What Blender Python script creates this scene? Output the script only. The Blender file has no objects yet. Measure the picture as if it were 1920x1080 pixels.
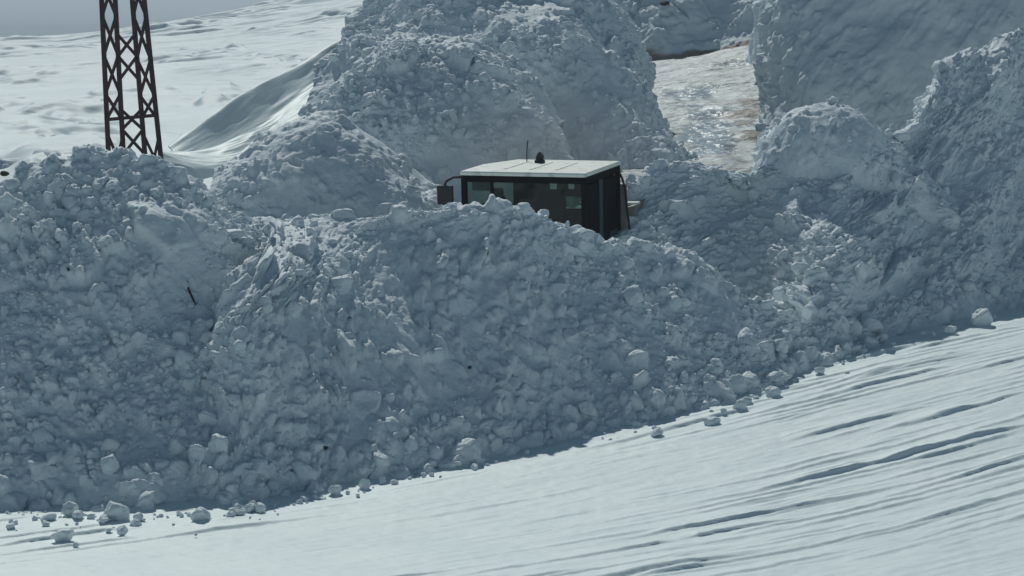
import bpy, bmesh, math, random
import numpy as np
from mathutils import Vector, Matrix
R = math.radians
scene = bpy.context.scene
C = scene.collection

# ------------------------------------------------------------------ camera
F = 4422.0                      # focal length in pixels of the 1920-wide photograph
PITCH = R(5.75)
CAMZ = 10.0
cam_d = bpy.data.cameras.new('camera')
cam = bpy.data.objects.new('camera', cam_d); C.objects.link(cam)
cam.location = (0, 0, CAMZ)
cam.rotation_euler = (R(90) - PITCH, 0, 0)
cam_d.sensor_width = 36.0
cam_d.lens = F / 1920 * 36.0
cam_d.clip_start = 0.5
cam_d.clip_end = 6000
scene.camera = cam

# ------------------------------------------------------------------ light
SUN_AZ, SUN_EL = R(-14), R(44.5)   # behind the scene, a little to the left
world = bpy.data.worlds.new('World'); scene.world = world
world.use_nodes = True
wn = world.node_tree
bg = wn.nodes['Background']
sky = wn.nodes.new('ShaderNodeTexSky')
sky.sky_type = 'NISHITA'; sky.sun_disc = False
sky.sun_elevation = SUN_EL; sky.sun_rotation = SUN_AZ
sky.altitude = 1800; sky.dust_density = 0.0; sky.air_density = 0.7; sky.ozone_density = 3.0
tint = wn.nodes.new('ShaderNodeMix'); tint.data_type = 'RGBA'; tint.blend_type = 'MULTIPLY'
tint.inputs[0].default_value = 1.0; tint.inputs[7].default_value = (1.08, 1.045, 0.77, 1)   # cool mountain air
wn.links.new(sky.outputs[0], tint.inputs[6]); 
geo = wn.nodes.new('ShaderNodeTexCoord'); sep = wn.nodes.new('ShaderNodeSeparateXYZ'); mr = wn.nodes.new('ShaderNodeMapRange')
wn.links.new(geo.outputs['Generated'], sep.inputs[0]); wn.links.new(sep.outputs['Z'], mr.inputs[0])
mr.inputs[1].default_value = 0.02; mr.inputs[2].default_value = 0.16; mr.inputs[3].default_value = 0.9; mr.inputs[4].default_value = 0.0
band = wn.nodes.new('ShaderNodeMix'); band.data_type = 'RGBA'                     # grey-blue haze band low in the sky
band.inputs[7].default_value = (4.7, 5.7, 6.7, 1)
wn.links.new(mr.outputs[0], band.inputs[0]); wn.links.new(tint.outputs[2], band.inputs[6]); wn.links.new(band.outputs[2], bg.inputs[0])
bg.inputs[1].default_value = 0.08
sl = bpy.data.lights.new('sun', 'SUN'); sun = bpy.data.objects.new('sun', sl); C.objects.link(sun)
sl.energy = 2.45; sl.angle = R(0.6); sl.color = (0.985, 1.0, 0.945)
sd = Vector((math.sin(SUN_AZ) * math.cos(SUN_EL), math.cos(SUN_AZ) * math.cos(SUN_EL), math.sin(SUN_EL)))
sun.rotation_euler = sd.to_track_quat('Z', 'Y').to_euler()
scene.view_settings.view_transform = 'Standard'
scene.view_settings.look = 'None'
scene.view_settings.exposure = 0.0
scene.view_settings.gamma = 1.0

# ------------------------------------------------------------------ placing
CA, SA = math.cos(PITCH), math.sin(PITCH)
def ray(px, py):
    u, v = (px - 960) / F, (540 - py) / F
    return np.array([u, CA + SA * v, -SA + CA * v])
def P(px, py, Y):
    d = ray(px, py)
    return np.array([0, 0, CAMZ]) + d * (Y / d[1])

# ------------------------------------------------------------------ noise
def table(seed):
    return np.random.RandomState(seed).rand(256, 256)
def vnoise(u, v, seed=0):
    T = table(seed)
    iu, iv = np.floor(u).astype(np.int64), np.floor(v).astype(np.int64)
    fu, fv = u - iu, v - iv
    fu = fu * fu * fu * (fu * (fu * 6 - 15) + 10); fv = fv * fv * fv * (fv * (fv * 6 - 15) + 10)
    a, b = iu & 255, iv & 255; c, d = (iu + 1) & 255, (iv + 1) & 255
    return (T[a, b] * (1 - fu) + T[c, b] * fu) * (1 - fv) + (T[a, d] * (1 - fu) + T[c, d] * fu) * fv
def fbm(u, v, seed=0, octs=4, gain=0.5):
    s, a, n = 0, 1.0, 0
    for k in range(octs):
        s = s + a * (vnoise(u * 2 ** k + 17.3 * k, v * 2 ** k + 5.1 * k, seed + k) - 0.5); n += a; a *= gain
    return s / n * 2
def worley(u, v, seed):
    A, B, D, E, G = (table(seed + 31 * k) for k in range(5))
    iu, iv = np.floor(u).astype(np.int64), np.floor(v).astype(np.int64)
    f1 = np.full(u.shape, 9.0); f2 = np.full(u.shape, 9.0)
    ra = np.zeros(u.shape); tx = np.zeros(u.shape); ty = np.zeros(u.shape); ou = np.zeros(u.shape); ov = np.zeros(u.shape)
    for i in (-1, 0, 1):
        for j in (-1, 0, 1):
            a, b = (iu + i) & 255, (iv + j) & 255
            du = u - (iu + i + A[a, b]); dv = v - (iv + j + B[a, b])
            d = np.sqrt(du * du + dv * dv)
            m = d < f1
            f2 = np.where(m, f1, np.minimum(f2, d)); f1 = np.where(m, d, f1)
            ra = np.where(m, D[a, b], ra); tx = np.where(m, E[a, b], tx); ty = np.where(m, G[a, b], ty)
            ou = np.where(m, du, ou); ov = np.where(m, dv, ov)
    return f1, f2, ra, tx - 0.5, ty - 0.5, ou, ov
def sstep(a, b, x):
    t = np.clip((x - a) / (b - a), 0, 1); return t * t * (3 - 2 * t)
def chunks(u, v, s, seed, dome=0.5, facet=0.9, bury=0.35):
    """broken snow: buried clods of size s, each a small tilted block with a rounded shoulder"""
    w = 0.25 * s
    uu = u + w * fbm(u / s * 1.3, v / s * 1.3, seed + 7, 2); vv = v + w * fbm(u / s * 1.3 + 40, v / s * 1.3, seed + 9, 2)
    f1, f2, ra, tx, ty, ou, ov = worley(uu / s, vv / s, seed)
    edge = sstep(0.0, 0.16, f2 - f1)
    h = dome * np.sqrt(np.clip(1 - (f1 / 0.75) ** 2, 0, 1)) + facet * (tx * ou + ty * ov) * 1.6
    lift = np.clip((ra - bury) / (1 - bury), 0, 1)
    return s * edge * lift * (0.35 + h)

# ------------------------------------------------------------------ ground height under everything
def ground_h(x, y):
    q = (0.5 * x + (y - 30)) / 22.0
    t = np.clip(q, 0, 1)
    base = CAMZ - 6.42 + 1.45 * t * t * (3 - 2 * t)
    far = np.clip((y - 60) / 200, 0, 1)
    return base - 1.5 * far
def Gp(px, py):
    d = ray(px, py); t = 15.0
    for _ in range(4000):
        p = d * t
        if CAMZ + p[2] < ground_h(p[0], p[1]): break
        t += 0.02
    return np.array([p[0], p[1], CAMZ + p[2]])

# ------------------------------------------------------------------ objects
def tag(o, label=None, cat=None, group=None, kind=None):
    if label: o['label'] = label
    if cat: o['category'] = cat
    if group: o['group'] = group
    if kind: o['kind'] = kind
    return o
def empty(name, loc, rot=(0, 0, 0)):
    o = bpy.data.objects.new(name, None); C.objects.link(o)
    o.location = loc; o.rotation_euler = rot; o.empty_display_size = 0.3
    return o
def link(name, me, mat, parent=None, smooth=True):
    if mat: me.materials.append(mat)
    if smooth: me.polygons.foreach_set('use_smooth', np.ones(len(me.polygons), dtype=bool))
    o = bpy.data.objects.new(name, me); C.objects.link(o)
    if parent: o.parent = parent
    return o
def grid_mesh(name, X, Y, Z, attr=None, extra=None):
    n, m = X.shape
    co = np.stack([X, Y, Z], -1).reshape(-1, 3).astype(np.float32)
    idx = np.arange(n * m).reshape(n, m)
    f = np.stack([idx[:-1, :-1], idx[1:, :-1], idx[1:, 1:], idx[:-1, 1:]], -1).reshape(-1, 4)
    me = bpy.data.meshes.new(name)
    loops, starts = f.ravel(), np.arange(0, f.size, 4)
    if extra is not None:
        ev, ef = extra
        loops = np.concatenate([loops, (ef + len(co)).ravel()]); starts = np.concatenate([starts, f.size + np.arange(0, ef.size, 3)])
        co = np.concatenate([co, ev.astype(np.float32)])
        attr = {k: np.concatenate([v.ravel(), np.zeros(len(ev))]) for k, v in (attr or {}).items()}
    me.vertices.add(len(co)); me.vertices.foreach_set('co', co.ravel())
    me.loops.add(len(loops)); me.loops.foreach_set('vertex_index', loops.astype(np.int32))
    me.polygons.add(len(starts)); me.polygons.foreach_set('loop_start', starts.astype(np.int32))
    me.update(calc_edges=True)
    for k, a in (attr or {}).items():
        at = me.attributes.new(k, 'FLOAT', 'POINT'); at.data.foreach_set('value', a.ravel().astype(np.float32))
    return me
def cubic(t, Pv, tq):
    """smooth curve through Pv (n,...) at parameters t"""
    t = np.asarray(t, float); Pv = np.asarray(Pv, float)
    sh = (-1,) + (1,) * (Pv.ndim - 1)
    h = np.diff(t); s = np.diff(Pv, axis=0) / h.reshape(sh)
    m = np.empty_like(Pv); m[0] = s[0]; m[-1] = s[-1]
    if len(t) > 2:
        w0, w1 = h[:-1].reshape(sh), h[1:].reshape(sh)
        m[1:-1] = (s[:-1] * w1 + s[1:] * w0) / (w0 + w1)
    k = np.clip(np.searchsorted(t, tq, side='right') - 1, 0, len(t) - 2)
    x = ((tq - t[k]) / h[k]).reshape(sh); hh = h[k].reshape(sh)
    return ((2 * x ** 3 - 3 * x ** 2 + 1) * Pv[k] + (x ** 3 - 2 * x ** 2 + x) * hh * m[k]
            + (-2 * x ** 3 + 3 * x ** 2) * Pv[k + 1] + (x ** 3 - x ** 2) * hh * m[k + 1])
def pt(c):
    if len(c) == 2: p = Gp(*c); return p
    if len(c) == 4: p = P(*c[:3]); return p + np.array([0, 0, c[3]])
    return P(*c)
def patch(rows, res, disp, name, mat, back=3.0, drop=3.5, parent=None, attr=None, foot=True, lumps=None):
    """a heaped bank through the control rows (front foot first, crest last); its far side falls away behind"""
    W = []
    prow = None
    for r in rows:
        w = []
        for c in r:
            if len(c) == 3 and c[2] < 0:               # rise from the row below at this many degrees
                k = [q[0] for q in prow]
                base = np.array([np.interp(c[0], k, W[-1][:, j]) for j in range(3)])
                d = ray(c[0], c[1]); g = d[2] / d[1]; ts = math.tan(R(-c[2]))
                w.append(P(c[0], c[1], (base[2] - CAMZ - ts * base[1]) / (g - ts)))
            else: w.append(pt(c))
        W.append(np.array(w)); prow = r
    if foot: W.insert(0, W[0] + np.array([0, -0.25, -0.7]))
    if back:
        last = W[-1]
        W.append(last + np.array([0, back * 0.35, -drop * 0.18])); W.append(last + np.array([0, back, -drop]))
    Lu = max(np.sum(np.linalg.norm(np.diff(w, axis=0), axis=1)) for w in W)
    nu = max(8, int(Lu / res))
    Q = []
    for w in W:
        t = np.concatenate([[0], np.cumsum(np.linalg.norm(np.diff(w, axis=0), axis=1))]); t /= t[-1]
        Q.append(cubic(t, w, np.linspace(0, 1, nu)))
    Q = np.array(Q)                                   # rows, nu, 3
    lv = np.linalg.norm(np.diff(Q, axis=0), axis=2).mean(1)
    tv = np.concatenate([[0], np.cumsum(lv)])
    nv = max(8, int(tv[-1] / res))
    G = cubic(tv, Q, np.linspace(0, tv[-1], nv))       # nv, nu, 3
    du = np.gradient(G, axis=1); dv = np.gradient(G, axis=0)
    N = np.cross(du, dv); N /= np.linalg.norm(N, axis=2, keepdims=True) + 1e-9
    N[..., :] *= np.sign(N[..., 2:3].mean() - N[..., 1:2].mean())
    U = np.broadcast_to(np.cumsum(np.linalg.norm(du, axis=2), axis=1).mean(0)[None], (nv, nu)).copy()
    V = np.broadcast_to(np.cumsum(np.linalg.norm(dv, axis=2), axis=0).mean(1)[:, None], (nv, nu)).copy()
    d = disp(U, V, U / U.max(), V / tv[-1])
    G = G + N * (d - d.mean())[..., None]
    a = {k: fn(U, V, U / U.max(), V / tv[-1]) for k, fn in (attr or {}).items()}
    me = grid_mesh(name, G[..., 0].T, G[..., 1].T, G[..., 2].T, {k: x.T for k, x in a.items()},
                   clods(G, N, U, V, *lumps) if lumps else None)
    return link(name, me, mat, parent)
PROTO = []
def clod_shapes():
    if PROTO: return PROTO
    for i in range(28):
        bm = bmesh.new(); bmesh.ops.create_icosphere(bm, subdivisions=4 if i > 21 else 3 if i > 13 else 2, radius=1.0)
        co = np.array([v.co[:] for v in bm.verts]); fc = np.array([[v.index for v in f.verts] for f in bm.faces]); bm.free()
        rs = np.random.RandomState(900 + i)
        A = rs.normal(size=(12, 3)); A /= np.linalg.norm(A, axis=1, keepdims=True); ds = rs.uniform(.58, .92, 12)
        q = co @ A.T
        k = np.minimum(np.min(np.where(q > 1e-3, ds / np.maximum(q, 1e-3), 9), axis=1), 1.0)
        k = k * (1 + 0.16 * fbm(co[:, 0] * 2.2 + 5 * i, co[:, 1] * 2.2 + co[:, 2] * 1.7, i, 4, 0.6) + 0.09 * fbm(co[:, 0] * 5 + 5 * i, co[:, 1] * 5 + co[:, 2] * 4, i + 40, 3, 0.6))
        PROTO.append((co * k[:, None], fc))
    return PROTO
def clods(G, N, U, V, count, rmin, rmax, seed):
    rs = np.random.RandomState(seed); sh = clod_shapes()
    nv, nu = U.shape
    dens = np.clip(fbm(U / 1.2 + seed, V / 1.2, seed, 3) + 0.12, 0.015, 1) ** 1.2
    dens += 0.025; dens[:2] = 0; dens[int(nv * .93):] = 0
    dens[:int(nv * .2)] *= 1.5
    pick = rs.choice(nv * nu, count, p=(dens / dens.sum()).ravel())
    Pc = G.reshape(-1, 3)[pick]; Nc = N.reshape(-1, 3)[pick]
    r = rmin * (rs.rand(count) * (1 - (rmin / rmax) ** 1.9) + (rmin / rmax) ** 1.9) ** (-1 / 1.9)
    nf = int(count * 0.028) if rmax >= .21 else 0              # bigger clods that rolled to the foot
    if nf:
        row = rs.randint(max(2, int(nv * .055)), max(4, int(nv * .17)), nf); pk = row * nu + rs.randint(2, nu - 2, nf)
        Pc = np.concatenate([Pc, G.reshape(-1, 3)[pk]]); Nc = np.concatenate([Nc, N.reshape(-1, 3)[pk]])
        r = np.concatenate([r, rs.uniform(.06, .25, nf)]); count += nf
    Vs, Fs, o = [], [], 0
    for i in range(count):
        co, fc = sh[rs.randint(14) if r[i] < .075 else rs.randint(14, 22) if r[i] < .15 else rs.randint(22, 28)]
        q = rs.normal(size=4); q /= np.linalg.norm(q); w, x, y, z = q
        M = np.array([[1 - 2 * (y * y + z * z), 2 * (x * y - z * w), 2 * (x * z + y * w)], [2 * (x * y + z * w), 1 - 2 * (x * x + z * z), 2 * (y * z - x * w)], [2 * (x * z - y * w), 2 * (y * z + x * w), 1 - 2 * (x * x + y * y)]])
        S = rs.uniform(.5, 1.25, 3)
        Vs.append((co * S) @ M.T * r[i] + Pc[i] + Nc[i] * r[i] * rs.uniform(-.55, .15)); Fs.append(fc + o); o += len(co)
    return np.concatenate(Vs), np.concatenate(Fs)
def rubble(seed, lobe=0.35, big=0.5, mid=0.5, small=0.5, tiny=0.5, rough=1.0, aniso=None, lo=0.15):
    def f(U, V, un, vn):
        ou, ov = U + 13.7 * seed, V + 7.9 * seed
        cu, cv = ou, ov
        if aniso:
            a, k = aniso
            c, s = math.cos(R(a)), math.sin(R(a))
            cu, cv = (ou * c + ov * s) / k, (-ou * s + ov * c)
        d = lobe * fbm(ou / 2.3, ov / 2.3, seed, 3, 0.45)
        mA = lo + (1 - lo) * sstep(-0.05, 0.38, fbm(ou / 1.9, ov / 1.9, seed + 20, 3))
        mB = lo + (1 - lo) * sstep(-0.10, 0.30, fbm(ou / 1.0 + 9, ov / 1.0, seed + 24, 3))
        mC = 0.15 + 0.85 * sstep(-0.25, 0.15, fbm(ou / 0.8 + 3, ov / 0.8 + 5, seed + 28, 3))
        if big: d = d + big * mA * chunks(cu, cv, 0.85, seed + 1, bury=0.6)
        if mid: d = d + mid * mB * chunks(cu, cv, 0.40, seed + 2, bury=0.45)
        if small: d = d + small * mC * chunks(cu, cv, 0.20, seed + 3, bury=0.3)
        if tiny: d = d + tiny * (0.25 + 0.75 * mC * mB) * chunks(cu, cv, 0.095, seed + 4, bury=0.25)
        return d + (0.012 + 0.02 * mC) * rough * fbm(ou / 0.12, ov / 0.12, seed + 5, 3)
    return f

# ------------------------------------------------------------------ materials
def mat(name, col, rough=0.6, metal=0.0, spec=0.5):
    m = bpy.data.materials.new(name); m.use_nodes = True
    b = m.node_tree.nodes['Principled BSDF']
    b.inputs['Base Color'].default_value = (*col, 1); b.inputs['Roughness'].default_value = rough
    b.inputs['Metallic'].default_value = metal; b.inputs['Specular IOR Level'].default_value = spec
    return m
def noisy(name, c0, c1, scale, rough=0.6, bump=0.0, bscale=40, metal=0.0, spec=0.4, lo=0.35, hi=0.65, stretch=(1, 1, 1), bdist=0.02):
    m = mat(name, c0, rough, metal, spec); nt = m.node_tree; b = nt.nodes['Principled BSDF']
    tc = nt.nodes.new('ShaderNodeTexCoord'); mp = nt.nodes.new('ShaderNodeMapping'); mp.inputs['Scale'].default_value = stretch
    nt.links.new(tc.outputs['Object'], mp.inputs[0])
    n = nt.nodes.new('ShaderNodeTexNoise'); n.inputs['Scale'].default_value = scale; n.inputs['Detail'].default_value = 6
    nt.links.new(mp.outputs[0], n.inputs['Vector'])
    r = nt.nodes.new('ShaderNodeMapRange'); r.inputs[1].default_value = lo; r.inputs[2].default_value = hi
    nt.links.new(n.outputs['Fac'], r.inputs[0])
    mx = nt.nodes.new('ShaderNodeMix'); mx.data_type = 'RGBA'
    mx.inputs[6].default_value = (*c0, 1); mx.inputs[7].default_value = (*c1, 1)
    nt.links.new(r.outputs[0], mx.inputs[0]); nt.links.new(mx.outputs[2], b.inputs['Base Color'])
    if bump:
        n2 = nt.nodes.new('ShaderNodeTexNoise'); n2.inputs['Scale'].default_value = bscale; n2.inputs['Detail'].default_value = 4
        nt.links.new(mp.outputs[0], n2.inputs['Vector'])
        bp = nt.nodes.new('ShaderNodeBump'); bp.inputs['Strength'].default_value = bump; bp.inputs['Distance'].default_value = bdist
        nt.links.new(n2.outputs['Fac'], bp.inputs['Height']); nt.links.new(bp.outputs[0], b.inputs['Normal'])
    return m
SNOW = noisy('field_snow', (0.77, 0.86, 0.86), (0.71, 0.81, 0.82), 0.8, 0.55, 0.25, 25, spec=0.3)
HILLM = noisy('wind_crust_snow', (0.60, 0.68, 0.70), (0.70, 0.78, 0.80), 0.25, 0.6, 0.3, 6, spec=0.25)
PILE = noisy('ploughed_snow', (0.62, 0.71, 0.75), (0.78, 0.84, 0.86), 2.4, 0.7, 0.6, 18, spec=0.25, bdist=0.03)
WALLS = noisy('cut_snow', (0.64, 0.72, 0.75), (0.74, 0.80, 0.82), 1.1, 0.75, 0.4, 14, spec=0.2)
STEEL = noisy('rusted_steel', (0.034, 0.016, 0.020), (0.06, 0.026, 0.026), 6, 0.6, 0.2, 60)
PAINT = noisy('white_paint', (0.78, 0.80, 0.73), (0.50, 0.53, 0.47), 4.5, 0.5, 0.25, 18, lo=0.52, hi=0.72)
FRAME = noisy('dark_cab_paint', (0.004, 0.0045, 0.006), (0.007, 0.007, 0.009), 5, 0.7, spec=0.06)
TEALP = noisy('teal_cab_paint', (0.015, 0.045, 0.052), (0.010, 0.03, 0.036), 5, 0.45)
GREYP = noisy('grey_panel_paint', (0.20, 0.215, 0.19), (0.26, 0.25, 0.23), 5, 0.5, 0.1, 20)
RUBBER = mat('black_rubber', (0.02, 0.02, 0.022), 0.75)
SEATM = noisy('dark_seat_fabric', (0.012, 0.018, 0.018), (0.02, 0.026, 0.026), 12, 0.9)
MIRG = mat('mirror_glass', (0.75, 0.78, 0.8), 0.08, 1.0)
def glassy(name, col, alpha):
    m = bpy.data.materials.new(name); m.use_nodes = True; nt = m.node_tree; nt.nodes.clear()
    o = nt.nodes.new('ShaderNodeOutputMaterial'); t = nt.nodes.new('ShaderNodeBsdfTransparent'); g = nt.nodes.new('ShaderNodeBsdfGlossy')
    t.inputs[0].default_value = (*col, 1); g.inputs['Roughness'].default_value = 0.05
    mx = nt.nodes.new('ShaderNodeMixShader'); mx.inputs[0].default_value = alpha
    nt.links.new(t.outputs[0], mx.inputs[1]); nt.links.new(g.outputs[0], mx.inputs[2]); nt.links.new(mx.outputs[0], o.inputs[0])
    return m
GLASS = glassy('tinted_glass', (0.62, 0.72, 0.68), 0.02)
CLEAR = glassy('clear_glass', (0.86, 0.9, 0.88), 0.03)

# ------------------------------------------------------------------ mesh helpers for built things
def bm_box(bm, c, s, M=None, bev=0.0):
    r = bmesh.ops.create_cube(bm, size=1.0); vs = r['verts']
    bmesh.ops.scale(bm, vec=s, verts=vs); bmesh.ops.translate(bm, vec=c, verts=vs)
    if bev:
        es = list({e for v in vs for e in v.link_edges})
        q = bmesh.ops.bevel(bm, geom=es, offset=bev, segments=2, affect='EDGES', profile=0.6)
        vs = q['verts']
    if M is not None: bmesh.ops.transform(bm, matrix=M, verts=vs)
def bm_bar(bm, a, b, w, d=None, up=(0, 1, 0)):
    a, b = Vector(a), Vector(b); z = (b - a); L = z.length; z.normalize()
    y = Vector(up); y = (y - z * y.dot(z)).normalized(); x = y.cross(z)
    M = Matrix((x, y, z)).transposed().to_4x4(); M.translation = (a + b) / 2
    bm_box(bm, (0, 0, 0), (w, d or w, L), M)
def bm_tube(bm, pts, r, n=8):
    pts = [Vector(p) for p in pts]; rings = []
    for i, p in enumerate(pts):
        t = (pts[min(i + 1, len(pts) - 1)] - pts[max(i - 1, 0)]).normalized()
        a = t.orthogonal().normalized() if i == 0 else (prev - t * prev.dot(t)).normalized()
        prev = a; b = t.cross(a)
        rings.append([bm.verts.new(p + (a * math.cos(k * 2 * math.pi / n) + b * math.sin(k * 2 * math.pi / n)) * r) for k in range(n)])
    for i in range(len(rings) - 1):
        for k in range(n):
            bm.faces.new((rings[i][k], rings[i][(k + 1) % n], rings[i + 1][(k + 1) % n], rings[i + 1][k]))
    bm.faces.new(rings[0][::-1]); bm.faces.new(rings[-1])
def bm_prism(bm, poly, h, z=0.0):
    lo = [bm.verts.new((x, y, z)) for x, y in poly]; hi = [bm.verts.new((x, y, z + h)) for x, y in poly]
    n = len(poly); bm.faces.new(lo[::-1]); bm.faces.new(hi)
    for k in range(n): bm.faces.new((lo[k], lo[(k + 1) % n], hi[(k + 1) % n], hi[k]))
def obj(name, bm, m, parent=None, smooth=False):
    bmesh.ops.recalc_face_normals(bm, faces=bm.faces)
    me = bpy.data.meshes.new(name); bm.to_mesh(me); bm.free()
    return link(name, me, m, parent, smooth)
def box(name, c, s, m, parent=None, bev=0.0):
    bm = bmesh.new(); bm_box(bm, c, s, None, bev); return obj(name, bm, m, parent)

# ================================================================== THE SETTING
# ---- ground: wind-carved snow field, one sheet to the horizon
WD = np.array([0.80, 0.60])                       # the wind ridges run this way
def steps(a, c, seed, la, lc, amp, thr, w):
    """low wind-cut steps: long along a, abrupt across c"""
    n = fbm(a / la, c / lc, seed, 3, 0.5)
    return amp * sstep(thr, thr + w, n)
def field_detail(x, y):
    a = x * WD[0] + y * WD[1]; c = -x * WD[1] + y * WD[0]
    c = c + 0.18 * fbm(a / 7, c / 3, 3, 2) + 0.02 * a + 0.035 * fbm(a / 0.55, c / 0.4, 5, 3, 0.6)
    d = 0.045 * fbm(a / 9, c / 2.6, 11, 2)
    m = sstep(-0.2, 0.3, fbm(a / 10 + 3, c / 3.2, 71, 3) + 0.45 * sstep(3.0, 0.8, np.abs(y - 30.6 - 0.85 * (x - 0.4))) * sstep(-3, 1.0, x) - 0.13)
    for k, (L, la, am, thr) in enumerate(((1.6, 4.0, .055, .62), (.9, 3.6, .075, .50), (.55, 3.0, .065, .44), (.36, 2.5, .055, .40), (.24, 1.9, .045, .36))):
        f = c / L + 0.45 * fbm(a / (la * 2.2), c / (3 * L), 40 + 7 * k, 3) + 0.3 * k
        n = np.floor(f); q = f - n
        on = sstep(thr, 0.9, vnoise(a / la + 7.7 * n, n * 3.1 + 0.5, 44 + 7 * k)) * sstep(-0.15, 0.42, vnoise(a / 0.8 + 3.3 * n, n * 1.7 + c / 0.5, 48 + 7 * k))
        d = d + (0.12 + 0.88 * m * m) * am * on * sstep(0, 0.055 / L, q) * (1 - q) ** 1.6
    return d + 0.010 * fbm(a / 0.9, c / 0.14, 90, 3) + 0.006 * fbm(x / 0.16, y / 0.16, 95, 2)
def axis(lo, hi, step, far_lo, far_hi):
    fine = np.arange(lo, hi, step)
    g = np.cumsum(step * 1.35 ** np.arange(1, 60))
    return np.concatenate([[far_lo], (lo - g[g < lo - far_lo])[::-1], fine, fine[-1] + g[fine[-1] + g < far_hi], [far_hi]])
gx = axis(-8.3, 12.0, 0.034, -1100, 1100); gy = axis(26.5, 46, 0.021, -400, 1200)
GX, GY = np.meshgrid(gx, gy, indexing='ij')
GZ = ground_h(GX, GY)
near = (GX > -12) & (GX < 16) & (GY > 22) & (GY < 53)
GZ[near] += field_detail(GX[near], GY[near])
tag(link('snow_field', grid_mesh('snow_field', GX, GY, GZ), SNOW), kind='structure')

# ---- the bright hillside on the left, running up to the skyline
def hill_disp(U, V, un, vn):
    a, c = U, V
    d = 0.22 * fbm(a / 14, c / 12, 301, 2) + 0.17 * fbm(a / 6.0, c / 2.0 + a / 9, 305, 3, 0.5)
    m = sstep(-0.3, 0.3, fbm(a / 11, c / 14, 310, 2))
    for k in range(4):
        d = d + m * m * steps(a + 0.35 * c, -c + 0.1 * a, 320 + 5 * k, 9.0, 1.8 + 0.9 * k, 0.10 + .04 * k, 0.0 + 0.12 * k, 0.16)
    return d
tag(patch([
    [(-400, 480, 46), (0, 440, 46), (400, 440, 46), (800, 440, 48), (1000, 440, 50)],
    [(-400, 345, 54), (0, 318, 54), (300, 300, 55), (700, 280, 58), (1000, 270, 60)],
    [(-400, 275, 68), (0, 252, 68), (300, 235, 70), (700, 200, 73), (1000, 180, 75)],
    [(-400, 190, 105), (0, 170, 105), (300, 150, 105), (700, 110, 100), (1000, 80, 100)],
    [(-400, 125, 170), (0, 112, 170), (300, 88, 165), (700, 30, 150), (1000, -20, 145)],
    [(-400, 96, 250), (0, 86, 250), (190, 80, 245), (300, 62, 240), (450, 36, 230), (560, 14, 222), (690, -8, 210), (1000, -70, 200)]],
    0.16, hill_disp, 'snowy_hill', HILLM, back=60, drop=12, foot=False), kind='structure')

# ---- the ploughed road climbing between the banks
ROADM = noisy('packed_icy_snow', (0.50, 0.55, 0.55), (0.30, 0.32, 0.315), 0.9, 0.26, 1.0, 5.0, spec=0.7, lo=0.42, hi=0.64, stretch=(0.8, 1.7, 1), bdist=0.075)
def attr_mix(m, name, socket, a, b):
    nt = m.node_tree; p = nt.nodes['Principled BSDF']
    at = nt.nodes.new('ShaderNodeAttribute'); at.attribute_name = name
    mr = nt.nodes.new('ShaderNodeMapRange'); mr.inputs[3].default_value = a; mr.inputs[4].default_value = b
    nt.links.new(at.outputs['Fac'], mr.inputs[0]); nt.links.new(mr.outputs[0], p.inputs[socket])
def mud_mix(m, mudcol):
    nt = m.node_tree; b = nt.nodes['Principled BSDF']; src = b.inputs['Base Color'].links[0].from_socket
    at = nt.nodes.new('ShaderNodeAttribute'); at.attribute_name = 'mud'
    mx = nt.nodes.new('ShaderNodeMix'); mx.data_type = 'RGBA'; mx.inputs[7].default_value = (*mudcol, 1)
    nt.links.new(at.outputs['Fac'], mx.inputs[0]); nt.links.new(src, mx.inputs[6]); nt.links.new(mx.outputs[2], b.inputs['Base Color'])
mud_mix(ROADM, (0.105, 0.09, 0.06))
attr_mix(ROADM, 'wet', 'Roughness', 0.62, 0.30)
attr_mix(ROADM, 'wet', 'Coat Weight', 0.0, 0.9)
ROADM.node_tree.nodes['Principled BSDF'].inputs['Coat Roughness'].default_value = 0.13
def road_disp(U, V, un, vn):
    return 0.08 * fbm(U / 1.5, V / 2.5, 401, 3) + 0.045 * fbm(U / 0.9, V / 0.42, 405, 3) + 0.017 * fbm(U / .3, V / .15, 408, 2)
def road_mud(U, V, un, vn):
    n = fbm(U / 0.9, V / 0.5, 420, 3)
    return np.clip(sstep(0.64, 0.74, un + 0.25 * n) * sstep(0.36, 0.43, vn + 0.06 * n) * sstep(0.60, 0.53, vn + 0.05 * n), 0, 1) * 0.9
def road_wet(U, V, un, vn):
    n = fbm(U / 1.2, V / 0.8, 430, 3)
    e = np.exp(-((un - 0.52) / 0.16) ** 2 - ((vn - 0.44) / 0.10) ** 2) + 0.8 * np.exp(-((un - 0.42) / 0.2) ** 2 - ((vn - 0.60) / 0.05) ** 2) + 0.8 * np.exp(-((un - 0.66) / 0.2) ** 2 - ((vn - 0.74) / 0.03) ** 2)
    return np.clip(sstep(0.25, 0.7, e + 0.45 * n), 0, 1)
tag(patch([
    [(500, 700, 42.5), (800, 700, 42.5), (1120, 690, 42.5)],
    [(760, 540, 47), (1000, 520, 47), (1240, 500, 47)],
    [(1100, 350, 54), (1330, 345, 54), (1500, 345, 54)],
    [(1140, 270, 60), (1330, 262, 60), (1500, 262, 60)],
    [(1150, 200, 67), (1320, 190, 67), (1490, 185, 67)],
    [(1120, 150, 76), (1320, 122, 76), (1500, 100, 76)],
    [(1060, 120, 88), (1320, 70, 88), (1560, 20, 88)]],
    0.05, road_disp, 'packed_snow_road', ROADM, back=0, attr={'mud': road_mud, 'wet': road_wet}, foot=False), kind='structure')

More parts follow.
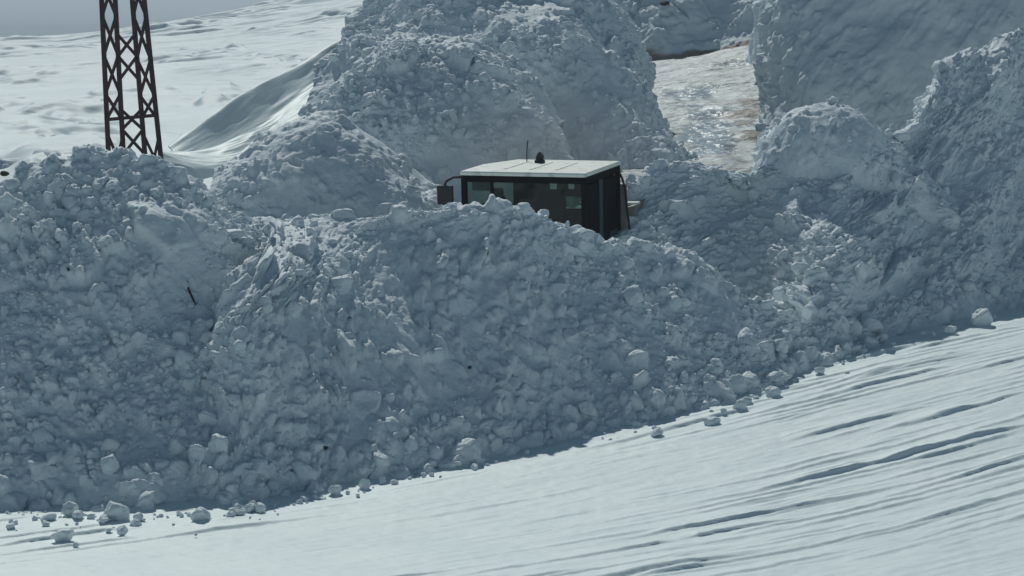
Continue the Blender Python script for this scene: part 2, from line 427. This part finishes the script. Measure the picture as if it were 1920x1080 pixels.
# ================================================================== SNOW BANKS
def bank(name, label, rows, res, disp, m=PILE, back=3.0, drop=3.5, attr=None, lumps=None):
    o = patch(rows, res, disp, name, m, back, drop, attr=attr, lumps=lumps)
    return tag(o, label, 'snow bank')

# left mound of the long front bank
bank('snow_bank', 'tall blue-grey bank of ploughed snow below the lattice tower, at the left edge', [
    [(-260, 960), (-100, 958), (60, 955), (200, 960), (330, 955), (480, 940), (620, 915)],
    [(-260, 800, -43), (-100, 790, -43), (60, 780, -43.5), (200, 780, -43.5), (330, 780, -44), (480, 770, -38), (620, 760, -36)],
    [(-260, 600, -42), (-100, 590, -42), (60, 580, -43), (200, 560, -43), (330, 560, -40), (480, 590, -36), (620, 600, -34)],
    [(-260, 450, -43), (-100, 425, -43), (60, 390, -45), (200, 370, -45), (330, 385, -45), (480, 480, -30), (620, 520, -30)],
    [(-260, 420, -30), (-100, 385, -30), (0, 345, -36), (60, 308, -39), (120, 296, -41), (200, 284, -41), (300, 292, -41), (380, 330, -37), (430, 395, -34), (520, 420, -24), (640, 450, -24)]],
    0.028, rubble(1, 0.30, .35, .42, .55, .55), lumps=(6500, .02, .24, 11))

# the big front bank in front of the cab
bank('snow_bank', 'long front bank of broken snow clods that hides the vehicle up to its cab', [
    [(330, 960, 34.6), (420, 950), (600, 915), (760, 890), (900, 865), (1100, 815), (1250, 785), (1400, 748), (1530, 688), (1640, 650)],
    [(330, 830, -42), (440, 800, -47), (600, 770, -43.5), (760, 760, -43.5), (900, 750, -43), (1100, 720, -43), (1250, 700, -43), (1400, 690, -43), (1530, 665, -41), (1640, 640, -39)],
    [(330, 690, -40), (440, 620, -50), (560, 560, -43), (760, 560, -42), (900, 555, -42), (1100, 570, -41), (1250, 600, -40), (1400, 625, -37), (1530, 640, -38), (1640, 632, -36)],
    [(360, 620, -22), (450, 545, -36), (570, 492, -34), (660, 440, -38), (720, 425, -43), (840, 440, -45), (960, 440, -45), (1050, 470, -43), (1150, 495, -39), (1280, 530, -35), (1400, 580, -36), (1530, 622, -30), (1640, 628, -24)],
    [(400, 560, -28), (470, 500, -22), (540, 402, -18), (640, 386, -30), (740, 400, -35), (840, 402, -39), (900, 398, -41), (985, 402, -41), (1030, 422, -39), (1080, 442, -37), (1120, 455, -35), (1180, 456, -38), (1300, 480, -30), (1400, 545, -24), (1530, 610, -18), (1640, 622, -12)]],
    0.026, rubble(2, 0.24, .42, .45, .6, .6), back=1.6, drop=2.6, lumps=(8000, .02, .28, 12))

# the right-hand bank climbing out of the frame
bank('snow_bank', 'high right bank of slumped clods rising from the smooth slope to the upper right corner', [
    [(1060, 780, 40.5), (1250, 740, 41.3), (1420, 715, 42.3), (1540, 680), (1620, 652), (1750, 612), (1920, 572), (2150, 520), (2350, 480)],
    [(1080, 620, -40), (1250, 585, -40), (1420, 560, -40), (1540, 560, -40), (1640, 540, -39), (1760, 490, -39), (1920, 440, -39), (2150, 380, -39), (2350, 340, -39)],
    [(1120, 490, -35), (1250, 450, -35), (1400, 430, -38), (1540, 430, -39), (1660, 400, -40), (1780, 330, -41), (1920, 280, -41), (2150, 220, -41), (2350, 190, -41)],
    [(1150, 400, -38), (1250, 365, -38), (1380, 360, -36), (1500, 330, -35), (1680, 300, -37), (1790, 205, -40), (1920, 150, -40), (2150, 90, -40), (2350, 70, -40)],
    [(1180, 360, -30), (1230, 312, -32), (1330, 318, -30), (1420, 338, -20), (1520, 280, -34), (1690, 245, -36), (1760, 150, -37), (1800, 104, -37), (1850, 78, -35), (1920, 48, -35), (2150, -20, -35), (2350, -40, -35)]],
    0.03, rubble(3, 0.30, .4, .45, .6, .55, aniso=(-38, 1.35)), lumps=(8000, .022, .22, 13))

# mound right of the road mouth
bank('snow_bank', 'blunt dark mound of snow beside the shining road mouth, smooth on its face', [
    [(1371, 494, 48.10), (1389, 480, 46.69), (1480, 490, 46.10), (1580, 490, 46.10), (1680, 480, 46.32), (1790, 470, 46.69)],
    [(1386, 414, 47.52), (1404, 400, 46.11), (1480, 395, 45.52), (1580, 395, 45.52), (1690, 400, 45.74), (1800, 420, 46.11)],
    [(1408, 314, 47.65), (1426, 300, 46.25), (1490, 290, 45.51), (1580, 290, 45.51), (1690, 330, 45.80), (1800, 400, 46.03)],
    [(1418, 269, 48.10), (1436, 255, 46.69), (1480, 215, 46.17), (1560, 212, 46.17), (1640, 240, 46.25), (1700, 300, 46.32), (1800, 385, 46.47)],
    [(1436, 254, 48.84), (1454, 240, 47.43), (1490, 206, 46.76), (1560, 204, 46.76), (1640, 232, 46.84), (1700, 285, 46.91), (1800, 375, 47.06)]],
    0.03, rubble(4, 0.16, .25, .3, .4, .4, lo=0.05), back=1.5, drop=3, lumps=(1200, .025, .2, 4))

# sheared wall right of the gorge
def scratched(seed, ang, k, amp=0.06):
    def f(U, V, un, vn):
        c, s = math.cos(R(ang)), math.sin(R(ang))
        a, b = U * c + V * s, -U * s + V * c
        m = sstep(-0.2, 0.3, fbm(U / 2, V / 2, seed + 2, 3))
        d = 0.45 * fbm(U / 2.6, V / 2.6, seed, 4, 0.55)
        d = d + amp * (0.3 + 0.7 * m) * fbm(a / k, b / 0.30, seed + 3, 4, 0.6) + 0.05 * steps(a, b, seed + 8, 1.8, 0.4, 1.0, 0.1, 0.25)
        return d + 0.35 * m * chunks(U, V, 0.45, seed + 12, bury=.5) + 0.4 * m * chunks(U, V, 0.2, seed + 14, bury=.3) + 0.04 * fbm(U / .2, V / .2, seed + 17, 3)
    return f
bank('snow_wall', 'sheer scraped snow wall standing on the right of the icy road', [
    [(1432, 300, 66), (1405, 300, 60.5), (1500, 300, 59.5), (1650, 300, 59.5), (1850, 300, 60), (2100, 300, 61)],
    [(1462, 200, 67), (1448, 200, 61.5), (1510, 190, 60.3), (1650, 180, 60.2), (1850, 170, 60.8), (2100, 160, 62)],
    [(1452, 95, 68), (1440, 95, 63), (1510, 60, 61.7), (1650, 40, 61.5), (1850, 20, 62), (2100, 10, 63)],
    [(1452, -40, 69), (1440, -40, 64.5), (1510, -90, 63.3), (1650, -110, 63), (1850, -120, 63.5), (2100, -130, 64.5)],
    [(1452, -130, 70), (1440, -130, 66), (1510, -190, 65), (1650, -210, 65), (1850, -220, 65), (2100, -230, 66)]],
    0.04, scratched(5, 55, 1.4), WALLS, lumps=(400, .04, .2, 5))

# far wall behind the bend, brown foot
FARW = noisy('cut_snow_with_mud', (0.62, 0.70, 0.73), (0.72, 0.79, 0.81), 1.0, 0.75, 0.4, 10, spec=0.2)
mud_mix(FARW, (0.21, 0.16, 0.115))
def foot_mud(U, V, un, vn):
    return sstep(0.205, 0.185, vn + 0.03 * fbm(U / 1.2, V / 0.3, 600, 3) + 0.02 * un) * 0.9
bank('snow_wall', 'far snow wall behind the road bend with a brown muddy foot', [
    [(1090, 205, 81), (1230, 165, 80), (1330, 138, 79.5), (1440, 112, 79.5), (1560, 80, 80)],
    [(1090, 160, 81.5), (1230, 130, 80.6), (1330, 112, 80.2), (1440, 88, 80.2), (1560, 60, 80.6)],
    [(1090, 60, 83), (1230, 35, 82.5), (1330, 15, 82), (1440, 0, 82), (1560, -20, 82.5)],
    [(1090, -60, 85.5), (1230, -85, 85), (1330, -95, 85), (1440, -105, 85), (1560, -120, 85)]],
    0.06, rubble(6, 0.45, .5, .4, .4, 0), FARW, attr={'mud': foot_mud})

# central heap, three lobes in depth order
bank('snow_bank', 'towering central heap of snow left of the icy road, cut by the top edge', [
    [(640, 420, 55), (800, 420, 55), (960, 420, 54.5), (1120, 410, 54.5), (1230, 390, 55), (1310, 360, 56)],
    [(640, 280, 57), (800, 280, 56.6), (960, 270, 56.2), (1120, 270, 56), (1220, 270, 56.5), (1308, 292, 57.5)],
    [(630, 170, 59), (800, 150, 58.4), (960, 140, 58), (1110, 140, 58), (1190, 165, 58.6), (1272, 225, 59.6)],
    [(640, 70, 61), (800, 40, 60.4), (960, 30, 60), (1090, 50, 60), (1170, 90, 60.6), (1238, 160, 61.6)],
    [(650, 30, 62.5), (700, -6, 62.5), (800, -60, 62.5), (960, -90, 62.5), (1080, -60, 62.5), (1160, 30, 63), (1225, 115, 63.5)]],
    0.036, rubble(7, 0.5, .3, .42, .5, .35), lumps=(4000, .03, .2, 7))
bank('snow_bank', 'rounded snow heap with a lit right ridge, in front of the towering central heap', [
    [(520, 430, 52), (660, 430, 51.5), (800, 430, 51.2), (940, 430, 51.5), (1070, 430, 52)],
    [(530, 320, 53), (660, 310, 52.6), (800, 310, 52.3), (940, 320, 52.6), (1080, 330, 53)],
    [(560, 215, 54.4), (680, 170, 54), (800, 160, 53.8), (930, 185, 54), (1070, 270, 54.3)],
    [(590, 150, 55.6), (690, 95, 55.4), (800, 82, 55.3), (920, 120, 55.4), (1060, 235, 55.6)],
    [(600, 130, 56.6), (650, 92, 56.6), (720, 72, 56.6), (800, 66, 56.6), (860, 76, 56.6), (940, 112, 56.6), (1010, 160, 56.6), (1060, 228, 56.6)]],
    0.032, rubble(8, 0.42, .35, .42, .5, .4), back=2, drop=3, lumps=(3000, .028, .2, 8))
bank('snow_bank', 'low left heap with a smooth pale face, between the tower and the cab', [
    [(380, 440, 48.5), (480, 440, 48), (580, 440, 47.8), (680, 440, 48), (820, 440, 48.5)],
    [(390, 375, 49), (480, 350, 48.5), (580, 335, 48.4), (680, 350, 48.6), (830, 390, 49)],
    [(400, 335, 49.8), (490, 275, 49.6), (580, 245, 49.5), (670, 270, 49.6), (760, 330, 49.8), (830, 372, 49.9)],
    [(400, 312, 50.8), (450, 290, 50.8), (500, 252, 50.8), (570, 220, 50.8), (630, 212, 50.8), (660, 235, 50.8), (760, 300, 50.8), (840, 362, 50.8)]],
    0.034, rubble(9, 0.22, .30, .35, .3, .3, lo=0.0), back=2, drop=3, lumps=(160, .04, .2, 9))

# smooth drift with the overhanging lip, left of the heaps
def drift_disp(U, V, un, vn):
    return 0.12 * fbm(U / 2.5, V / 2.5, 501, 3) + 0.03 * fbm(U / 1.2, V / .25, 505, 3)
bank('snow_drift', 'smooth pale drift with a dark overhanging lip, running down to the tower', [
    [(290, 330, 51.5), (360, 370, 51.5), (520, 350, 53), (680, 260, 56)],
    [(312, 285, 53), (395, 285, 53.5), (530, 230, 56), (700, 120, 59)],
    [(322, 281, 55), (400, 232, 56.4), (475, 182, 58), (565, 134, 60), (640, 86, 62), (710, 6, 64), (800, -60, 66)],
    [(318, 277, 55.1), (396, 221, 56.5), (470, 170, 58.1), (560, 126, 60.1), (636, 78, 62.1), (706, -6, 64.1), (796, -70, 66.1)]],
    0.05, drift_disp, SNOW, back=2.5, drop=1.0)

bank('snow_berm', 'low rough berm of snow along the hill foot behind the left bank', [
    [(-250, 322, 55.5), (0, 318, 55.5), (90, 312, 55.5), (160, 305, 55.5), (230, 298, 55.5)],
    [(-250, 302, 55.9), (0, 298, 55.9), (90, 292, 55.9), (160, 284, 55.9), (230, 290, 55.9)]],
    0.05, rubble(14, 0.12, .2, .3, .4, .2), back=1.2, drop=0.9)
bank('snow_ledge', 'thin dark wind-cut ledge crossing the bright hillside left of the pylon', [
    [(-250, 280, 65.5), (0, 267, 65.5), (100, 262, 65.8), (188, 255, 66)],
    [(-250, 274, 65.56), (0, 261, 65.56), (100, 257, 65.86), (188, 254, 66.06)]],
    0.05, rubble(15, 0.03, 0, .1, .2, .2), HILLM, back=1.4, drop=0.25)

# ================================================================== PYLON
TY = 51.0
tow = empty('lattice_tower', P(250, 345, TY))
T0 = tow.location
def tp(px, py, dy=0.0): return Vector(P(px, py, TY)) - T0 + Vector((0, dy, 0))
def chord_x(k, py):
    t = py / 280.0
    return (190.5, 216, 248, 270.5)[k] * (1 - t) + (203, 231, 271, 300)[k] * t
for k in range(4):
    bm = bmesh.new()
    a, b = tp(chord_x(k, -420), -420), tp(chord_x(k, 350), 350)
    bm_bar(bm, a, b, 0.105, 0.035); bm_bar(bm, a + Vector((0, .06, 0)), b + Vector((0, .06, 0)), 0.04, 0.085)
    obj('leg', bm, STEEL, tow)
def xcell(bm, k0, k1, y0, y1, w=0.066):
    for (ya, yb) in ((y0, y1), (y1, y0)):
        off = 0.022 if ya < yb else -0.030
        bm_bar(bm, tp(chord_x(k0, ya), ya, off), tp(chord_x(k1, yb), yb, off), w, 0.03)
for (k0, k1, cells) in ((0, 1, [(-41, 31), (31, 105), (105, 177), (177, 224)]), (2, 3, [(-41, 31), (31, 112), (112, 180), (180, 222)]),
                        (1, 2, [(-60, -18), (64, 106), (106, 150), (206, 243), (243, 290)])):
    def group(cs):
        bm = bmesh.new()
        for y0, y1 in cs: xcell(bm, k0, k1, y0, y1)
        obj('lattice_bracing', bm, STEEL, tow)
    st = -41
    if k0 == 1:
        group(cells[:1]); group(cells[1:3]); group(cells[3:])
        for s in range(-400, -60, 170): group([(s, s + 42), (s + 42, s + 84)])
    else:
        while st > -400: cells.append((st - 72, st)); st -= 72
        group(cells)
        for (ka, ya, yb, dy) in ((k0, 252, 290, .02), (k1, 258, 305, -.03)):
            bm = bmesh.new(); bm_bar(bm, tp(chord_x(ka, ya), ya, dy), tp((chord_x(k0, yb) + chord_x(k1, yb)) / 2, yb, dy), 0.06, 0.03)
            obj('strut', bm, STEEL, tow)
bm = bmesh.new(); bm_bar(bm, tp(202, 224, -.04), tp(293, 216, -.04), 0.075, 0.04)
obj('crossbar', bm, STEEL, tow)
tag(tow, 'dark steel lattice power pylon leaning slightly above the left snow bank', 'pylon')

# ================================================================== THE VEHICLE
cab0 = P(1052, 322, 42.9)
YAW, TILT = R(-20), R(3.6)
W2, H, D = 1.19, 2.0, 2.05            # half width, cab height, depth
veh = empty('snow_plough_truck', (0, 0, 0))
veh.rotation_mode = 'XYZ'; veh.rotation_euler = (TILT, 0, YAW)
Mv = veh.rotation_euler.to_matrix()
near_mid = Vector((P(860, 324, 43.2) + P(1103, 321, 42.6)) / 2)      # middle of the near roof edge
veh.location = near_mid - Mv @ Vector((0, 0, H))
tag(veh, 'dark snow plough truck with a white cab roof, sunk behind the front snow bank', 'snow plough')
# roof slab, far left corner cut back
bm = bmesh.new()
bm_prism(bm, [(-W2 - .03, -.06), (W2 + .03, -.06), (W2 + .03, D + .03), (-W2 + .35, D + .03), (-W2 - .03, D - .9)], 0.075, H - 0.075)
bmesh.ops.bevel(bm, geom=list(bm.edges), offset=0.02, segments=2, affect='EDGES')
roof = obj('roof', bm, PAINT, veh)
bm = bmesh.new()
for k in range(3): bm_box(bm, (-.5 + .5 * k, 1.0, H + .003), (.05, 1.2, .012))
obj('roof_rib', bm, PAINT, roof)
# frame posts and rails
bm = bmesh.new()
zt = H - 0.08
for (x, y) in ((-W2 + .03, .02), (W2 - .03, .02), (W2 - .03, D - .04), (-W2 + .32, D - .04)):
    bm_bar(bm, (x, y, -0.2), (x, y, zt), 0.09, 0.09)
for (a, b) in (((-W2, .02), (W2, .02)), ((-W2 + .32, D - .04), (W2, D - .04)), ((W2 - .03, 0), (W2 - .03, D)), ((-W2 + .03, 0), (-W2 + .03, D - .9))):
    bm_bar(bm, (*a, zt - .06), (*b, zt - .06), 0.06, 0.12, up=(0, 0, 1))
    bm_bar(bm, (*a, .55), (*b, .55), 0.06, 0.10, up=(0, 0, 1))
bm_bar(bm, (-.62, .02, .5), (-.62, .02, zt), .05, .06)
obj('cab_frame', bm, FRAME, veh)
def pane(name, a, b, z0, z1, m, parent=veh, t=0.012):
    a, b = Vector((*a, 0)), Vector((*b, 0)); bm = bmesh.new()
    mid = (a + b) / 2; d = (b - a); L = d.length
    M = Matrix.Rotation(math.atan2(d.y, d.x), 4, 'Z'); M.translation = mid + Vector((0, 0, (z0 + z1) / 2))
    bm_box(bm, (0, 0, 0), (L, t, z1 - z0), M); return obj(name, bm, m, parent)
pane('windscreen', (-W2 + .08, .03), (W2 - .08, .03), .6, zt - .12, GLASS)
pane('rear_window', (-W2 + .04, D - .92), (-W2 + .34, D - .06), .6, zt - .12, CLEAR)
# rear bulkhead with openings (right three quarters of the cab back)
def holed(bm, x0, x1, z0, z1, holes, y, t):
    xs = sorted({x0, x1, *[h[0] for h in holes], *[h[1] for h in holes]}); zs = sorted({z0, z1, *[h[2] for h in holes], *[h[3] for h in holes]})
    for i in range(len(xs) - 1):
        for j in range(len(zs) - 1):
            cx, cz = (xs[i] + xs[i + 1]) / 2, (zs[j] + zs[j + 1]) / 2
            if any(h[0] < cx < h[1] and h[2] < cz < h[3] for h in holes): continue
            bm_box(bm, (cx, y, cz), (xs[i + 1] - xs[i], t, zs[j + 1] - zs[j]))
bm = bmesh.new()
holed(bm, -.80, W2 - .06, -.2, zt - .1, [(-.15, .0, 1.46, 1.61), (-.04, .03, 1.60, 1.68), (.22, .35, 1.47, 1.61), (.50, .56, 1.47, 1.65), (.17, .54, 1.10, 1.33)], D - .16, .04)
bh = obj('bulkhead', bm, FRAME, veh)
pane('rear_pane', (.16, D - .12), (.55, D - .12), 1.09, 1.34, GLASS, bh)
# left side window, right side door
pane('side_window', (-W2 + .03, .08), (-W2 + .03, D - .95), .6, zt - .12, CLEAR)
door = box('door', (W2 - .02, D / 2, .80), (.05, D - .28, 1.9), FRAME, veh, .015)
bm = bmesh.new(); bm_box(bm, (W2 + .012, D * .42, .86), (.012, .20, 1.86)); bm_box(bm, (W2 + .012, D * .78, .35), (.012, .5, .8))
obj('trim_strip', bm, TEALP, door)
box('handle', (W2 + .03, D * .30, .75), (.03, .16, .03), FRAME, door)
# cab floor, dashboard
box('cab_floor', (0, D / 2, -.1), (2 * W2 - .1, D - .1, .1), FRAME, veh)
box('dashboard', (0, .28, .62), (2 * W2 - .2, .4, .3), FRAME, veh, .04)
bm = bmesh.new(); bm_box(bm, (-.86, .62, .62), (.5, .5, .16), None, .04); bm_box(bm, (-.86, .92, 1.06), (.34, .13, .75), None, .05); bm_box(bm, (-.86, .94, 1.47), (.24, .10, .22), None, .04); bm_box(bm, (-.86, .93, 1.39), (.1, .05, .2))
obj('seat', bm, SEATM, veh)
bm = bmesh.new()
bm_tube(bm, [Vector((-.95 + .2 * math.cos(t), .42 + .08 * math.sin(t), 1.16 + .18 * math.sin(t))) for t in np.linspace(0, 2 * math.pi, 20)], .022, 6)
bm_bar(bm, (-.95, .28, .7), (-.95, .42, 1.16), .05); bm_bar(bm, (-1.14, .42, 1.16), (-.76, .42, 1.16), .03)
obj('steering_wheel', bm, RUBBER, veh)
box('sun_visor', (-.86, .12, zt - .20), (.36, .02, .18), TEALP, veh)
bm = bmesh.new(); bm_box(bm, (-.86, .22, 1.36), (.1, .1, .1), None, .02); bm.free()
# mirrors
def mirror(sx, pts, c, s):
    bm = bmesh.new(); bm_tube(bm, pts, .024, 8); arm = obj('mirror_arm', bm, RUBBER, veh, True)
    bm = bmesh.new(); bm_box(bm, c, s, None, .03); hs = obj('mirror_housing', bm, RUBBER, arm)
    return arm, hs
a, hs = mirror(-1, [(-W2 + .05, .0, H - .11), (-W2 - .16, -.02, H - .12), (-W2 - .30, -.03, H - .19), (-W2 - .335, -.03, H - .26), (-W2 - .335, -.03, H - .42)],
       (-W2 - .33, -.03, H - .45), (.31, .09, .36))
box('mirror_glass', (-W2 - .33, .022, H - .45), (.26, .012, .31), MIRG, hs)
a, hs = mirror(1, [(W2 - .02, D - .05, H - .16), (W2 + .06, D - .05, H - .30), (W2 + .13, D - .06, H - .50), (W2 + .16, D - .06, H - .9), (W2 + .24, D - .06, H - 1.55), (W2 + .05, D - .05, H - 1.62)],
       (W2 + .07, D + .02, H - .95), (.12, .10, 1.05))
hs.data.materials[0] = GREYP
# roof fittings
bm = bmesh.new(); bm_tube(bm, [(-.55, D - .3, H), (-.545, D - .3, H + .2), (-.52, D - .3, H + .40)], .011, 6)
obj('antenna', bm, RUBBER, roof)
bm = bmesh.new()
bm_tube(bm, [(-.22, D - .5, H - .01), (-.22, D - .5, H + .05)], .10, 16)
bm_tube(bm, [(-.22, D - .5, H + .05), (-.22, D - .5, H + .09), (-.20, D - .5, H + .135), (-.18, D - .5, H + .15)], .075, 14)
obj('beacon', bm, RUBBER, roof)
# load body behind the cab, its grey side showing past the mirror
bm = bmesh.new()
vs = [(.3, D + .35, -.3), (W2 - .02, D + .35, -.3), (W2 - .05, D + 1.6, -.3), (.3, D + 1.6, -.3)]
hi = [(.3, D + .35, .82), (W2 + .20, D + .35, 1.12), (W2 + .12, D + 1.6, 1.16), (.3, D + 1.6, 1.16)]
lo_ = [bm.verts.new(v) for v in vs]; hi_ = [bm.verts.new(v) for v in hi]
bm.faces.new(lo_[::-1]); bm.faces.new(hi_)
for k in range(4): bm.faces.new((lo_[k], lo_[(k + 1) % 4], hi_[(k + 1) % 4], hi_[k]))
body = obj('rear_body', bm, GREYP, veh)
bm = bmesh.new(); bm_bar(bm, (.3, D + .33, 1.14), (W2 + .27, D + .33, 1.17), .20, .04, up=(0, 0, 1)); obj('top_rail', bm, PAINT, body)
box('chassis', (0, D / 2 + .4, -.45), (1.9, 3.6, .5), FRAME, veh, .05)

# ================================================================== SMALL THINGS
def lump(name, c, r, seed, m, flat=0.85):
    rs = np.random.RandomState(seed); bm = bmesh.new()
    bmesh.ops.create_icosphere(bm, subdivisions=4, radius=1.0)
    ns = [Vector(rs.normal(size=3)).normalized() for _ in range(11)]; ds = rs.uniform(.5, .92, 11)
    sc = rs.uniform(.75, 1.3, 3)
    co = np.array([v.co[:] for v in bm.verts]); A = np.array(ns); q = co @ A.T
    k = np.min(np.where(q > 1e-3, ds / np.maximum(q, 1e-3), 9), axis=1); k = np.minimum(k, 1.02)
    k = k + 0.16 * fbm(co[:, 0] * 2.2 + seed, co[:, 1] * 2.2 + co[:, 2] * 2, seed % 90, 4, 0.6)
    co = co * k[:, None] * sc * r; co[:, 2] *= flat
    for v, p in zip(bm.verts, co): v.co = p
    o = obj(name, bm, m, None, True)
    o.location = c; return o
def drop_lump(name, px, py, rpx, seed, m, label, cat, group=None):
    p = Gp(px, py + rpx * 0.75); r = rpx * p[1] / F
    o = lump(name, (p[0], p[1] + r * .3, p[2] + r * 0.55 + 0.02), r, seed, m)
    return tag(o, label, cat, group)
GRP = 'snow clods rolled off the bank'
big = [(375, 966, 21, 'blocky upright snow clod casting a thin shadow, left foreground below the bank'),
       (115, 1003, 20, 'largest lone snow clod lying out on the smooth slope, far left'),
       (590, 912, 18, 'squat snow clod sitting where the bank foot steps up, left of centre'),
       (856, 868, 17, 'half-buried flat snow clod at the foot of the long front bank, centre'),
       (18, 988, 9, 'small dark snow clod near the left picture edge'),
       (142, 1023, 7, 'small snow clod just right of and below the largest lone clod'),
       (1536, 694, 14, 'upright snow clod at the right end of the front bank foot'),
       (1588, 700, 5, 'tiny lone crumb right of the upright clod at the bank end'),
       (1400, 752, 12, 'rounded clod on the bank foot where the slope turns upward right'),
       (1765, 588, 26, 'big pointed snow block at the foot of the high right bank'),
       (1838, 594, 22, 'flat-topped snow block lying beside the pointed block on the right'),
       (1655, 632, 17, 'low clod at the foot of the right bank left of the pointed block'),
       (1185, 793, 12, 'pale flat clod at the bank foot below the cab'),
       (810, 893, 5, 'crumb lying alone on the slope below the half-buried flat clod'),
       (215, 962, 25, 'lumpy clod cluster top piece above the left foreground slope'),
       (130, 958, 18, 'broken clod at the bank foot above the largest lone clod')]
for i, (x, y, r, lb) in enumerate(big): drop_lump('snow_clod', x, y, r, 50 + i, PILE, lb, 'snow clod', GRP)
rs = random.Random(5)
foot = [(0, 958), (200, 972), (400, 962), (600, 922), (760, 896), (900, 872), (1100, 822), (1250, 792), (1400, 756), (1530, 696), (1640, 652), (1750, 618), (1920, 580)]
for i in range(190):
    x = rs.uniform(10, 1900) if i > 85 else rs.uniform(10, 700)
    y = float(np.interp(x, [f[0] for f in foot], [f[1] for f in foot])) + abs(rs.gauss(0, 7 if i > 85 else 17)) - 2
    drop_lump('snow_crumb', x, y, min(14, 2.4 * rs.random() ** -0.6), 200 + i, PILE, 'small crumb of snow fallen on the slope at the foot of the banks', 'snow crumb', 'crumbs along the bank foot')
DARK = noisy('dark_soil', (0.02, 0.022, 0.022), (0.04, 0.04, 0.036), 9, 0.85)
def stone(px, py, Y, rpx, seed, label, cat='stone', name='dark_stone'):
    return tag(lump(name, P(px, py, Y), rpx * Y / F, seed, DARK, 0.55), label, cat)
stone(8, 325, 53.0, 9, 301, 'black stone poking through bright snow at the left picture edge')
stone(42, 315, 54.0, 6, 302, 'smaller dark stone just right of the left edge stone')
dg = bpy.context.evaluated_depsgraph_get()
def hit(px, py):
    d = Vector(ray(px, py)).normalized()
    ok, loc, nor, *_ = scene.ray_cast(dg, cam.location + d * 20, d)
    return loc, nor
def speck(px, py, rpx, seed, label):
    loc, nor = hit(px, py); rr = rpx * loc.y / F
    tag(lump('dark_stone', loc + nor * rr * .2, rr, seed, DARK), label, 'stone')
speck(880, 690, 5, 311, 'black pebble stuck in the face of the long front bank below the cab')
speck(610, 838, 5, 312, 'black pebble low in the front bank left of centre')
speck(128, 505, 4, 313, 'dark pebble in the left mound far below the pylon')
bm = bmesh.new(); pts = []
for (px, py) in ((352, 528), (354, 542), (359, 556), (367, 572)):
    loc, nor = hit(px, py); pts.append(loc + nor * .02)
bm_tube(bm, pts, .016, 7); tag(obj('dead_branch', bm, DARK, None, True), 'short dark bent branch poking from the left bank face', 'branch')
stone(8, 90, 243.0, 5, 304, 'tiny dark rock on the snowy skyline at the far left')
stone(1246, 6, 82.0, 11, 303, 'dark lump stuck high in the far snow wall at the top edge')

# ================================================================== HAZE: fine blown snow in the air
hz = box('haze', (0, 400, 11.0), (2400, 1800, 21.6), None)
hm = bpy.data.materials.new('blown_snow_air'); hm.use_nodes = True; nt = hm.node_tree; nt.nodes.clear()
ho = nt.nodes.new('ShaderNodeOutputMaterial'); pv = nt.nodes.new('ShaderNodeVolumePrincipled')
pv.inputs['Color'].default_value = (0.78, 0.87, 0.98, 1); pv.inputs['Density'].default_value = 0.0009
nt.links.new(pv.outputs[0], ho.inputs['Volume'])
hz.data.materials.append(hm)
tag(hz, kind='stuff')

# snow dust blown up behind the cab
dz = box('blown_snow_dust', (0, 0, 0), (7.6, 3.0, 4.4), None); dz.location = P(1020, 285, 48.6)
dm = bpy.data.materials.new('blown_snow_dust'); dm.use_nodes = True; nt = dm.node_tree; nt.nodes.clear()
do = nt.nodes.new('ShaderNodeOutputMaterial'); dv = nt.nodes.new('ShaderNodeVolumePrincipled'); dv.inputs['Color'].default_value = (.86, .91, .92, 1)
tc = nt.nodes.new('ShaderNodeTexCoord'); mp = nt.nodes.new('ShaderNodeMapping'); mp.inputs['Scale'].default_value = (1 / 3.7, 1 / 1.5, 1 / 2.1)
gr = nt.nodes.new('ShaderNodeTexGradient'); gr.gradient_type = 'QUADRATIC_SPHERE'
nz = nt.nodes.new('ShaderNodeTexNoise'); nz.inputs['Scale'].default_value = 0.7; nz.inputs['Detail'].default_value = 3
mm = nt.nodes.new('ShaderNodeMath'); mm.operation = 'MULTIPLY'; m2 = nt.nodes.new('ShaderNodeMath'); m2.operation = 'MULTIPLY'; m2.inputs[1].default_value = 1.2
nt.links.new(tc.outputs['Object'], mp.inputs[0]); nt.links.new(mp.outputs[0], gr.inputs[0]); nt.links.new(tc.outputs['Object'], nz.inputs['Vector'])
nt.links.new(gr.outputs['Fac'], mm.inputs[0]); nt.links.new(nz.outputs['Fac'], mm.inputs[1]); nt.links.new(mm.outputs[0], m2.inputs[0])
nt.links.new(m2.outputs[0], dv.inputs['Density']); nt.links.new(dv.outputs[0], do.inputs['Volume'])
dz.data.materials.append(dm); tag(dz, kind='stuff')
